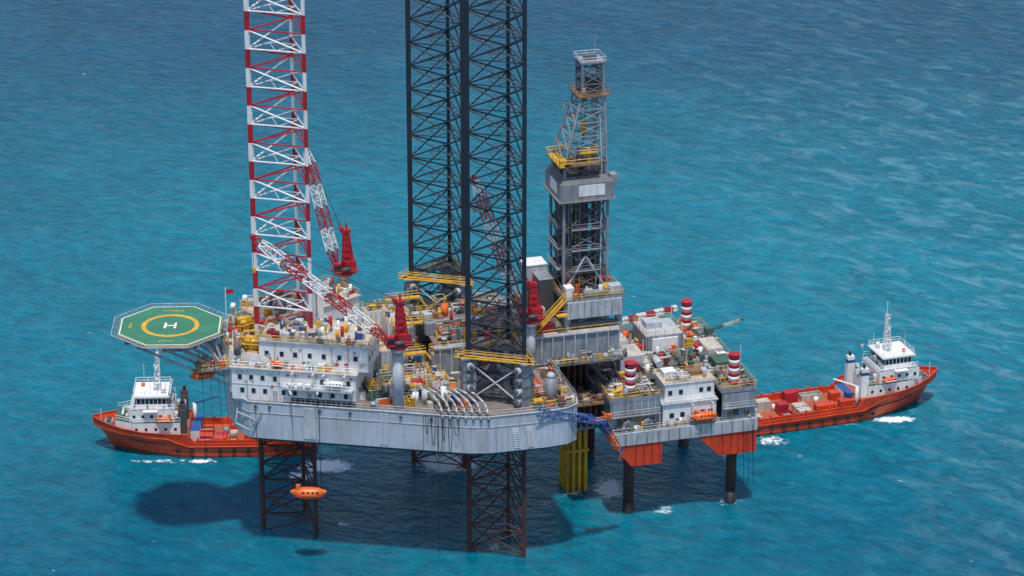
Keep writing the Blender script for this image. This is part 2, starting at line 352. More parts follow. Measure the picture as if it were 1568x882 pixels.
# ---------------------------------------------------------------- cranes
def crane(name,a,bb,ztop,foot,tip,ph=32,kinghi=9.5,n=16,face=0):
    b=MB()
    b.cyl((a,bb,ph),(a,bb,ztop-1.5),1.05,'lgrey',16); b.cyl((a,bb,ztop-1.5),(a,bb,ztop),1.05,'lgrey',16,r2=1.7); b.cyl((a,bb,ztop),(a,bb,ztop+.4),1.95,'red',16)
    z=ztop+.4
    b.box(a,bb,z,4.6,3.2,.4,'red',face); b.box(a+1.1,bb,z+.4,2.2,2.5,1.9,'red',face)
    b.box(a-1.6,bb-1.2,z+.4,1.4,1.3,1.9,'red',face); b.box(a-1.72,bb-1.42,z+1.1,1.4,1.1,.8,'glass',face)
    for sx,sy in((-.75,-.75),(.75,-.75),(.75,.75),(-.75,.75)):
        b.cyl((a+.5+sx,bb+sy,z+.3),(a+.5+sx*.55,bb+sy*.55,z+kinghi-1.2),.2,'red',6)
    for k in range(5):
        f=1-.09*k; b.box(a+.5,bb,z+1.9+k*1.25,1.7*f,1.7*f,.55,'red',face)
    b.box(a+.5,bb,z+2,1.05,1.05,kinghi-3.4,'red',face)
    b.box(a+.3,bb,z+kinghi-1.3,2.0,1.3,.6,'red',face); b.cyl((a-.5,bb-.7,z+kinghi-.4),(a-.5,bb+.7,z+kinghi-.4),.42,'red',10)
    b.cyl((a+.6,bb,z+kinghi-.6),(a+.6,bb,z+kinghi+.6),.2,'red',6)
    b.cyl((a+2,bb-1,z+.5),(a+1,bb-.5,z+kinghi-1.5),.14,'red',5); b.cyl((a+2,bb+1,z+.5),(a+1,bb+.5,z+kinghi-1.5),.14,'red',5)
    b.rail([(a-2.4,bb-1.9),(a+2.4,bb-1.9),(a+2.4,bb+1.9),(a-2.4,bb+1.9)],z=z,close=True,k='red',r=.05)
    b.cyl((a-.9,bb-1.8,z+1),(a+.9,bb-1.8,z+1),.45,'dgrey',10)
    f=V(foot);t=V(tip)
    b.lattice(f,t,1,1,'red','white',n=n,rc=.14,rb=.08,wm=1.7,alt=3)
    top=V((a-.4,bb,z+kinghi-.3))
    for o in(-.35,.35): b.cyl(top+V((0,o,0)),t+V((0,o,0)),.05,'black',4)
    b.cyl(top,f.lerp(t,.6),.04,'black',4)
    b.cyl(t,t-V((0,0,6)),.04,'black',4); b.box(t.x,t.y,t.z-7,.5,.5,1,'yellow'); b.cyl(t-V((0,.5,0)),t+V((0,.5,0)),.55,'red',8)
    b.obj(name,rig)
def dW(dx,dy):
    C,S=math.cos(RIGROT),math.sin(RIGROT); return (dx*C+dy*S,-dx*S+dy*C)
def cr(name,a,bb,z,dx,dy,dz,n=16,**k):
    o=dW(dx,dy); L=math.hypot(*o); fx,fy=a+o[0]/L*1.9,bb+o[1]/L*1.9
    crane(name,a,bb,z,(fx,fy,z+1.4),(fx+o[0],fy+o[1],z+1.4+dz),n=n,**k)
cr('crane_near',-18.6,-20.9,44.6,-24.5,1,20,n=18)
cr('crane_far',-20.4,15,45.8,-5.5,3,23,n=16)
cr('crane_stern',10.5,-9.5,42.0,-9.0,4,26,n=16,kinghi=8)
# ---------------------------------------------------------------- cantilever and drill floor
b=MB()
for y in(-9,9):
    b.box(10,y,32.6,37,.8,5.4,'grey')
    b.box(10,y,32.3,37.2,1.5,.3,'grey'); b.box(10,y,38.0,37.2,1.5,.3,'lgrey')
    for i in range(17): b.box(-7.5+i*2.25,y-.55*(1 if y<0 else -1),32.7,.22,.4,5.2,'lgrey')
b.box(9.5,0,37.9,35,17,.3,'deck')
b.box(28.3,0,32.6,.6,17.5,5.4,'grey')
b.rail([(-8,-9.4),(28.6,-9.4)],z=38.3); b.rail([(-8,9.4),(28.6,9.4)],z=38.3)
for i in range(26): b.cyl((-7,-6+i*.42,38.7),(8,-6+i*.42,38.7),.17,R.choice(['brown','grey','rust','pipe']),6)
for i in range(18): b.cyl((-6,-5+i*.42,39.05),(6,-5+i*.42,39.05),.17,R.choice(['brown','grey','rust','pipe']),6)
for x in(-7.5,-2,3,8.5):
    for y in(-7,5.5): b.box(x,y,38.2,.3,.3,2.6,'yellow')
b.clutter(-8,16,-8.5,8.5,38.3,95,['grey','lgrey','white','yellow','brown','red','dgrey','grey','steel','orange'],seed=21,hmax=2.6,big=2.4)
for x in(18.5,29):
    for y in(-7.5,7.5): b.box(x,y,38.2,1.2,1.2,6,'grey')
for y in(-7.5,7.5):
    b.cyl((18.5,y,38.3),(29,y,43.8),.25,'grey'); b.cyl((29,y,38.3),(18.5,y,43.8),.25,'grey')
b.box(23.8,-8.2,40.8,11,.8,3.4,'lgrey'); b.box(23.8,-8.0,38.6,10,.3,1.2,'dgrey')
for i in range(8): b.box(18.9+i*1.4,-8.66,40.9,.12,.1,3.2,'grey')
b.box(23.8,0,43.9,12,16.6,.8,'grey',top='deck')
b.rail([(17.8,-8.3),(29.8,-8.3),(29.8,8.3),(17.8,8.3)],z=44.7,close=True,k='yellow',r=.06)
b.box(18.9,-7,44.7,1.6,2.2,2.4,'white'); b.box(28.2,-7,44.7,2.4,2,1.9,'lgrey'); b.box(24,-7.5,44.7,4.4,1.1,1.2,'grey')
b.clutter(18.5,29.3,-7.8,7.8,44.7,75,['grey','lgrey','red','yellow','dgrey','orange','steel','steel'],seed=31,hmax=2,big=1.6)
b.box(17,2,38.3,4.2,5,8,'dgrey',top='grey'); b.box(15.6,6,44,4.4,4,3.6,'lgrey'); b.box(15.6,6,47.6,4.6,4.2,.2,'white'); b.box(15.6,6,38.3,3.4,3,5.7,'steel')
b.clutter(14,30,-10.8,-9.6,32.4,34,['grey','lgrey','yellow','pipe','steel'],seed=77,hmax=2,big=.9)
b.box(22,-10.3,32.2,14,1.5,.15,'steel'); b.rail([(15,-11),(29,-11)],z=32.35,r=.05)
b.box(12.5,-4,38.3,2.6,2.6,3.2,'red'); b.box(14,-7.2,38.3,3,2,1.6,'red')
for i in range(2):
    p=V((11.5+i*.2,-8.8+i*1.1,38.4));q=V((18,-8.6+i*1.1,44.8)); b.cyl(p,q,.22,'yellow'); b.cyl(p+V((0,0,1.2)),q+V((0,0,1.2)),.1,'yellow')
b.box(17,-9.2,42,2.2,1.5,.2,'yellow'); b.rail([(16,-10),(18.2,-10)],z=42.2)
b.obj('cantilever_and_drill_floor',rig)
# ---------------------------------------------------------------- derrick
b=MB()
dx,dy=23.1,0
def sq(cx,cy,h,z,hy=None): hy=hy or h; return [V((cx-h,cy-hy,z)),V((cx+h,cy-hy,z)),V((cx+h,cy+hy,z)),V((cx-h,cy+hy,z))]
def tower(secs,kc,kb,rc,rb,x=True):
    for s0,s1 in zip(secs[:-1],secs[1:]):
        for j in range(4):
            jn=(j+1)%4; b.cyl(s0[j],s1[j],rc,kc,6); b.cyl(s1[j],s1[jn],rb*1.2,kb,5)
            b.cyl(s0[j],s1[jn],rb,kb,5)
            if x: b.cyl(s0[jn],s1[j],rb,kb,5)
tower([sq(dx,dy,4.4,z) for z in(44.7,48.5,53,57.5,63.5)],'grey','steel',.34,.16)
tower([sq(dx+1.5,dy,2.0,z) for z in(44.7,49,53.5,58,62)],'steel','dgrey',.3,.14)
b.box(dx-2.6,dy+2,44.7,2.4,3,17,'steel'); b.box(dx+1,dy+1,50,1.8,1.8,12,'dgrey'); b.box(dx-3.4,dy-3,44.7,1.4,1.4,9,'steel')
for y in(-4.4,4.4): b.cyl((dx+4.4,y,44.7),(dx,y,52),.25,'lgrey'); b.cyl((dx-4.4,y,44.7),(dx,y,52),.25,'lgrey')
for z in(49,53.3,57.6):
    b.box(dx-4.9,dy,z,1,6,.15,'grey'); b.rail([(dx-5.4,-3,z+.15),(dx-5.4,3,z+.15)],r=.05,k='lgrey'); b.box(dx,dy-4.7,z,6,.7,.12,'grey'); b.rail([(dx-3,-5,z+.12),(dx+3,-5,z+.12)],r=.04,k='grey')
h=5.2; z0=64.0
b.box(dx,dy-h,z0,2*h,.25,3.3,'grey'); b.box(dx,dy+h,z0,2*h,.25,3.3,'grey'); b.box(dx-h,dy,z0,.25,2*h-.3,3.3,'grey'); b.box(dx+h,dy,z0,.25,2*h-.3,3.3,'grey')
b.box(dx+.9,dy-h-.16,z0+.7,5.2,.1,2.2,'white'); b.box(dx-h-.16,dy-.5,z0+.7,.1,4.2,2.2,'white')
for i in range(7): b.box(dx-h+.3+i*1.63,dy-h-.15,z0,.1,.08,3.3,'steel') if i not in(3,4) else None
b.box(dx,dy,z0-.3,2*h+1.2,2*h+1.2,.25,'grey',top='deck')
for sgy in(-1,1): b.poly([(dx-h,sgy*h,z0+3.3),(dx+h,sgy*h,z0+3.3),(dx+h-.9,sgy*(h-1.1),z0+4.5),(dx-h+.9,sgy*(h-1.1),z0+4.5)],'steel')
for sgx in(-1,1): b.poly([(dx+sgx*h,-h,z0+3.3),(dx+sgx*h,h,z0+3.3),(dx+sgx*(h-1.1),h-.9,z0+4.5),(dx+sgx*(h-1.1),-h+.9,z0+4.5)],'steel')
b.box(dx+5.8,dy-3,66,1.4,2,2.0,'grey')
tower([sq(dx,dy,4.2,z) for z in(63.5,67,71)],'grey','steel',.3,.15)
b.box(dx,dy,68.6,8,8,.2,'dgrey'); b.clutter(dx-3.5,dx+3.5,-3.5,3.5,68.8,22,['grey','dgrey','lgrey','brown','steel'],seed=41,hmax=2,big=1.3)
b.box(dx-4.4,dy-1.2,70.9,2.6,8.6,.15,'yellow'); b.box(dx-1,dy-4.9,70.9,7,1.2,.15,'brown'); b.rail([(dx-5.7,-5.5),(dx+2.4,-5.5)],z=71.1,k='yellow',r=.07,h=1.2);b.rail([(dx-5.7,-5.5),(dx-5.7,3.2),(dx+2.4,3.4)],z=71.1,k='yellow',r=.07,h=1.2)
b.box(dx-4.6,dy-4,71.1,1.3,1.2,1.0,'yellow'); b.box(dx+.6,dy-4.2,73.0,3.6,.9,.2,'yellow'); b.box(dx+.6,dy-3.8,71.1,.5,.5,2.8,'yellow'); b.rail([(dx-1.2,-4.6),(dx+2.4,-4.6)],z=73.2,k='yellow',r=.06)
def S(t):
    return dx+1.9*t,4.2+(2.3-4.2)*t
secs=[]
for i in range(6):
    t=i/5; cx,hh=S(t); secs.append(sq(cx,0,hh,71+t*12.7))
tower(secs,'grey','grey',.24,.1)
cx,hh=S(1)
b.box(cx,0,83.7,6.4,6.0,.2,'brown'); b.rail([(cx-3.2,-3),(cx+3.2,-3),(cx+3.2,3),(cx-3.2,3)],z=83.9,close=True,k='brown',r=.06)
tower([sq(cx,0,2.1,z) for z in(83.7,86,88.2,90.2)],'grey','steel',.24,.13)
b.box(cx,0,90.2,5.0,4.8,.25,'grey'); b.rail([(cx-2.5,-2.4),(cx+2.5,-2.4),(cx+2.5,2.4),(cx-2.5,2.4)],z=90.4,close=True,k='lgrey',r=.07,h=1.0)
b.box(cx+.6,0,85,2.4,2,1.6,'dgrey'); b.box(cx,0,90.5,2.4,1.2,.8,'steel'); b.cyl((cx+1,0,91),(cx+1,0,95),.06,'lgrey',4)
b.cyl((cx-1.8,-2,83),(cx-1.8,-2,85.5),.5,'brown',8)
b.box(dx+.8,0,75.5,1.1,1.1,2.8,'yellow'); b.cyl((dx+.8,0,78),(cx,0,87),.08,'black',4); b.cyl((dx+.2,0,78),(cx-.6,0,87),.06,'black',4)
for i in range(9): b.cyl((dx-3+i*.28,-3+.05*i,45),(dx-3+i*.28,-2.6,73),.08,R.choice(['brown','grey','rust']),5)
b.path([(dx+3,-4.6,45),(dx+3,-4.6,72),(dx+3,-3.2,80)],.12,'lgrey'); b.path([(dx+4.7,-1,45),(dx+4.7,-1,70)],.2,'lgrey')
b.lattice((dx+3.9,3,46),(dx+3.6,2.6,83),.8,.8,'lgrey',n=24,rc=.05,rb=.04)
for z in(58,72,80):
    for y in(-3,3): b.box(dx-3.6+ (z-58)*.06,y,z,.4,.4,.5,'yellow')
b.path([(dx-2,-4,50),(dx-3.4,-5,58),(dx-1.5,-4.4,68),(dx+.5,-1,76)],.13,'black')
b.obj('derrick',rig)
# ---------------------------------------------------------------- main deck clutter, pipes, hoses
b=MB()
pal=['white','lgrey','grey','yellow','cream','dgrey','steel','blue','gdeck','brown','red','orange','rust','steel','ochre','white']
b.clutter(-19,-7,-20.5,-9,32,120,pal,seed=51,hmax=2.6,big=2.4)
b.clutter(-26,-8,-16,16,32,170,pal,seed=52,hmax=3,big=2.8)
b.clutter(-13,-6,-25,-15,32,34,pal,seed=53,hmax=1.8,big=1.8)
b.clutter(6,14,-28.5,-12,32,70,['brown','grey','white','yellow','orange','lgrey','brown','rust','steel'],seed=54,hmax=1.6,big=1.8)
b.clutter(6,14,12,28,32,30,pal,seed=55,hmax=2)
b.clutter(-14,-5,10,24,32,60,pal,seed=56,hmax=3.4,big=3)
b.clutter(-8,6,-12,-9.6,32,22,pal,seed=58,hmax=3.4,big=2)
b.clutter(-24,-16,-20,-15,32,20,pal,seed=59,hmax=1.6)
for x,y,w,d,h,k in((-16,-4,6,5,5.5,'lgrey'),(-12,6,5,5,7,'white'),(-18,6,4,6,5,'cream'),(-9.5,-14,2.6,5,2.6,'white'),(-13,-11,5.5,2.5,2.6,'white'),(-15,13,5,3,6.5,'white'),(-10,14,3,6,4.5,'lgrey'),(-17,-14.5,6,2.4,2.5,'lgrey'),(-7.5,-8,3,3,5,'grey'),(-22,-15,2.4,3,2.2,'gdeck')):
    b.box(x,y,32,w,d,h,k,top='cream'); b.rail([(x-w/2+.1,y-d/2+.1),(x+w/2-.1,y-d/2+.1),(x+w/2-.1,y+d/2-.1),(x-w/2+.1,y+d/2-.1)],z=32+h,close=True,k='yellow',r=.05)
    for i in range(int(w)): b.box(x-w/2+.5+i,y-d/2-.03,32.1,.12,.1,h-.3,'grey')
    b.clutter(x-w/2+.4,x+w/2-.4,y-d/2+.4,y+d/2-.4,32+h,6,pal,seed=int(x*7+y),hmax=1.2,big=1)
for x0,y0,x1,y1,z in((-16,-8,-10,-8,37),(-12,16,-5,16,38.5),(-14,2,-6,2,39),(-20,-3,-14,-3,37.6)):
    b.box((x0+x1)/2,y0,z,abs(x1-x0),1.2,.15,'yellow'); b.rail([(x0,y0-.6),(x1,y0-.6)],z=z+.15,r=.07); b.rail([(x0,y0+.6),(x1,y0+.6)],z=z+.15,r=.07)
    for x in(x0+.2,x1-.2): b.cyl((x,y0,32),(x,y0,z),.16,'yellow',5)
    b.cyl((x1,y0,z),(x1+4,y0-2,32.2),.2,'yellow',5); b.cyl((x1,y0+.9,z),(x1+4,y0-1.1,32.2),.2,'yellow',5)
for i in range(5): b.cyl((-15+i*1.7,-19.6-.7*i,32),(-15+i*1.7,-19.6-.7*i,34.2+(i%2)*.5),.62,['white','lgrey','grey','white','blue'][i],12)
for i in range(7):
    x=-12+i*1.35; y0=-17-i*.5; ye=-26.4-i*.5
    b.path([(x-2,y0,34.2),(x-.7,y0-4,34.5),(x,ye+1.6,34.3),(x+.25,ye+.3,33.6),(x+.35,ye-.4,32.4),(x+.4,ye-.5,31.2)],.26,'pipe',8)
    b.cyl((x-.7,y0-4,32),(x-.7,y0-4,34.3),.1,'grey',4)
for i in range(6):
    x=-14.6+i*.95; y=-22.6-(x+20)*.49; pts=[]
    sag=4+((i*37)%5)*1.2; w=.5+.3*((i*13)%3)
    for j in range(11):
        q=j/10; pts.append((x+w*q,y-.5-.06*i,32.3-sag*math.sin(math.pi*q)**.6))
    b.path(pts,.055,'black',5)
for x,y,z in((-15,-25.6,6),(-12.4,-26.8,3),(13,-29.4,4),(-44,-11.3,14),(-33,-16.9,10)): b.cyl((x,y,32),(x,y,z),.045,'black',4)
for i in range(18): b.cyl((6.6+i*.34,-23.4,33.1),(6.6+i*.34,-13,33.1),.15,R.choice(['brown','orange','brown','grey']),6)
for y in(-23,-18,-14): b.box(9.7,y,32,7,.3,.9,'yellow')
b.rail([(5,-27.8),(14,-27.6)],z=32,r=.06)
b.obj('deck_machinery',rig)
b=MB()
for i in range(4):
    for j in range(4):
        x=20.8+i*1.25;y=-1.2+j*1.5; b.cyl((x,y,-4),(x,y,19),.4,'yellow' if (i*3+j)%5 else 'ochre',10); b.cyl((x,y,19),(x,y,33),.38,'rust',8)
for z in(9,17): b.box(22.6,.9,z,5,5.6,.5,'yellow')
b.obj('well_conductors',rig)
LX=-35.5; LZ=14.8
b=MB(); b.capsule((LX,-17.2,LZ),6.9,2.5,2.5,math.radians(-17),'orange','redhull')
for t in(-1,1):
    x=LX+t*2.4; y=-17.2-t*.7; b.cyl((x,y,LZ+1.2),(x-.2,y+.3,35.2),.05,'black',4); b.cyl((x-.2,y+.3,35.2),(x,y+3.5,35),.16,'white',5); b.cyl((x,y,LZ+1),(x,y,LZ+1.5),.2,'black',6)
b.obj('lifeboat_on_falls',rig)
b=MB()
b.lattice((5.5,-30.2,32.4),(17.5,-27.9,28.2),1.3,1.3,'blue',n=9,rc=.11,rb=.07)
b.box(18.6,-27.2,27.3,3,2.6,.3,'blue'); b.rail([(17.2,-28.4),(20,-28.4)],z=27.6,k='orange',r=.09); b.rail([(20,-28.4),(20,-26)],z=27.6,k='orange',r=.09)
b.lattice((19.5,-27,27.4),(24.2,-24,18.8),1.0,1.0,'blue','orange',n=8,rc=.12,rb=.08,alt=4)
b.cyl((18.6,-26.4,27.3),(15,-24,28),.25,'blue'); b.cyl((21.4,-27.6,28),(19.6,-27.8,29.4),.14,'orange'); b.box(20.8,-26.8,27.6,1.6,.9,.8,'orange')
b.obj('gangway_bridge',rig)
# ---------------------------------------------------------------- wellhead platform
wp=empty('wellhead_platform',RIGLOC,RIGROT)
b=MB(); legs=[(29.9,-12.6),(50.8,-14.1),(50.7,14.3),(30,13.5)]
for i,(x,y) in enumerate(legs):
    b.cyl((x,y,-4),(x,y,2.5),1.15,'black',16); b.cyl((x,y,2.5),(x,y,16.5),1.05,'legdark',16)
    for zz in(6,10.5): b.cyl((x,y,zz),(x,y,zz+.25),1.14,'rust',16)
    zt=25.8
    for j in range(7): b.cyl((x,y,zt+j*.88),(x,y,zt+(j+1)*.88),1.08,'red' if j%2==0 else 'white',18)
    b.cyl((x,y,zt+6.16),(x,y,zt+6.4),1.18,'red',18); b.cyl((x,y,18.9),(x,y,25.8),1.0,'grey',14)
    b.cyl((x+1.2,y,18.9),(x+1.2,y,31),.06,'grey',4)
b.obj('jacket_legs',wp)
b=MB()
A0,A1,B0,B1=18.8,54.6,-16.8,17.2
b.box((A0+A1)/2+3,(B0+B1)/2,17,A1-A0-6,B1-B0,1.9,'grey',top='deck')
b.box(22,2,17.2,6,22,1.4,'grey',top='brown')
b.box((25+A1)/2,B0-.15,16.6,A1-25,.5,2.6,'lgrey'); b.box(A1+.15,0,16.6,.5,B1-B0,2.6,'lgrey')
for i in range(14): b.box(25.5+i*2.2,B0-.5,16.7,.2,.25,2.4,'grey')
def skirt(x0,x1,x3,y0,y1):
    pl=[(x0,16.6),(x3,16.6),(x3,11.9),(x1,11.9)]
    f=[b.pt((x,y0,z)) for x,z in pl]; g=[b.pt((x,y1,z)) for x,z in pl]
    b.face(f[::-1],'redhull'); b.face(g,'redhull')
    for i in range(4): j=(i+1)%4; b.face((f[i],f[j],g[j],g[i]),'redhull')
skirt(42.6,47.2,54.8,-17,-11.5); skirt(25.2,29.0,35.2,-17,-11.5)
b.box(26.5,-17.15,13.6,.5,.3,3,'reddeck')
for x in(47.8,49.4,51,52.6,54.2,29.8,31.5,33.2,34.8): b.box(x,-17.1,12,.12,.2,4.5,'red')
b.rail([(25,B0),(A1,B0),(A1,B1),(25,B1)],z=18.9,k='lgrey',r=.06)
b.box(40.5,5,25.2,28,23,.8,'grey',top='deck'); b.box(30.3,-10.5,24.8,10.6,9,.8,'grey',top='deck'); b.box(51,-11.3,25.1,7.2,11,.8,'grey',top='deck')
for x0,x1,y in((25.2,35.4,-14.8),(47.6,54.4,-16.6)):
    b.box((x0+x1)/2,y,19,(x1-x0),.3,5.9,'grey')
    for i in range(int((x1-x0)/1.4)): b.box(x0+.7+i*1.4,y-.2,19.1,.14,.2,5.6,'lgrey')
    b.rail([(x0,y-.5),(x1,y-.5)],z=22,k='lgrey',r=.05); b.box((x0+x1)/2,y-.55,21.9,x1-x0,.8,.12,'grey')
    for i in range(5):
        xx=x0+R.uniform(.8,x1-x0-1); b.box(xx,y-.3,19.2+R.uniform(0,3),R.uniform(.5,1.4),.3,R.uniform(.5,1.6),R.choice(['dgrey','cream','steel','brown']))
b.box(54.5,-11,19,.3,10.6,6,'lgrey'); b.box(54.5,6,19,.3,20,6,'grey'); b.box(25.3,-4,19,.3,20,5.6,'grey')
for x in(36,40,44,48,52):
    for y in(-6,0,8,16): b.cyl((x,y,18.8),(x,y,25.2),.35,'grey',8)
b.rail([(25.1,-14.9),(35.5,-14.9)],z=25.6,r=.06); b.rail([(25.1,-14.9),(25.1,-6)],z=25.6,r=.06)
b.rail([(47.5,-16.7),(54.6,-16.7),(54.6,16.6),(26.5,16.6)],z=26,r=.06)
b.rail([(35.5,-6.4),(47.5,-6.4)],z=26,r=.06)
b.box(41.3,-12,19,11,7,4.6,'white',top='cream'); b.box(41.6,-11.3,23.6,10.2,6,3.6,'white',top='cream'); b.box(41.3,-12,23.45,11.6,7.6,.25,'lgrey')
b.box(41.6,-11.3,27.2,10.6,6.4,.2,'white',top='cream'); b.box(38.4,-10.6,27.4,2.6,2.6,1.3,'white'); b.box(43.5,-11,27.4,3.4,2.2,1.0,'brown'); b.box(40.8,-12.6,27.4,1.2,1.2,.9,'cream')
b.clutter(37,46,-13.6,-9,27.4,16,['white','cream','lgrey','brown','grey'],seed=91,hmax=1.1,big=1.1)
for x in(37.6,39.8,44,45.6): b.box(x,-15.53,20.6,.9,.08,1.0,'glass'); b.box(x,-14.33,24.9,.8,.08,.95,'glass')
b.box(42,-15.53,19.1,1,.08,2.1,'lgrey')
b.rail([(36,-15.4),(46.6,-15.4)],z=23.7,k='white',r=.05); b.rail([(36.5,-14.3),(46.7,-14.3)],z=27.4,k='yellow',r=.05)
b.capsule((43.6,-17.2,20.9),5.4,2.1,2.1,0,'orange','orange')
for x in(41.5,45.6): b.path([(x,-15.6,19),(x,-15.6,23.2),(x,-17.2,23.6),(x,-17.2,22)],.13,'white',5)
for x in(28.5,32.6,49.5,53):
    b.cyl((x,-16,20.1),(x,-15.3,20.1),1.0,'grey',14); b.cyl((x,-16.1,20.1),(x,-15.2,20.1),.4,'dgrey',8)
b.box(42.5,8,26,8,8.5,3.8,'grey',top='lgrey'); b.box(42.5,3.55,26.5,5.4,.4,2.8,'white'); b.box(41.5,9,29.8,3.4,3,1.3,'lgrey')
for i in range(5): b.box(38.9+i*1.8,3.68,26,.12,.1,3.7,'steel')
b.rail([(38.6,3.8),(46.4,3.8),(46.4,12.2),(38.6,12.2)],z=29.8,close=True,r=.05)
b.box(33.5,0,26,5,6,3.0,'lgrey',top='cream'); b.box(33,8,26,5,4,2.6,'white',top='cream'); b.box(51.2,1,26,3.4,6,2.2,'cream'); b.box(51,-6,26,3.4,4,1.8,'gdeck')
for s0 in range(3): b.cyl((34+s0*2.4,-4.4,27.2),(34+s0*2.4,-.8,27.2),.75,['red','cream','lgrey'][s0],12)
p2=['lgrey','grey','cream','brown','yellow','steel','white','rust','dgrey','gdeck','steel','yellow','red','orange']
b.clutter(27.5,54,-6,16,26,260,p2,seed=61,hmax=1.9,big=1.8)
b.clutter(25.5,35,-14.3,-6.3,25.6,80,p2,seed=62,hmax=1.3,big=1.4); b.clutter(47.8,54.2,-16,-6.5,25.9,50,p2,seed=63,hmax=1.3,big=1.3)
b.clutter(26,54,-16.3,-15.6,18.9,40,p2,seed=64,hmax=1.7,big=.9); b.clutter(19.5,25,-9,12,18.7,70,['brown','rust','yellow','grey','brown','orange','steel'],seed=65,hmax=4,big=1.6)
b.clutter(36,47,-7,6,18.9,30,p2,seed=66,hmax=3)
for i in range(5):
    for j in range(3): b.cyl((20+i*1.2,-8-j*1.4,18.6),(20+i*1.2,-8-j*1.4,23+i%3),.3,'rust',8)
b.box(22,-9,23.6,6.4,6,.2,'brown'); b.rail([(19,-12),(25,-12)],z=23.8,k='brown'); b.rail([(19,-12),(19,-6)],z=23.8,k='brown')
b.clutter(19.5,24.5,-11.5,-6.5,23.8,20,['brown','rust','grey','cream','steel'],seed=93,hmax=1.4,big=1.2)
b.lattice((33.5,14.6,28.6),(49,15.4,30.4),1.0,.8,'white','red',n=16,rc=.13,rb=.08,alt=2); b.box(33.5,14.6,26,1.3,1.3,2.8,'lgrey')
b.cyl((52.8,6.5,26),(52.8,6.5,28),.6,'lgrey',10); b.box(52.8,6.5,28,1.7,1.4,1.2,'gdeck'); b.lattice((53.2,6.5,28.6),(60.5,7,30),.5,.3,'gdeck','cream',n=8,rc=.06,rb=.04,alt=4)
for x,y in((36,-2),(47,13),(30,4),(53.6,-10)): b.cyl((x,y,26),(x,y,32),.08,'white',4)
for i in range(3): b.cyl((52+i*.9,-17.2,18),(52.3+i,-17.5,5),.05,'black',4)
b.obj('topsides',wp)
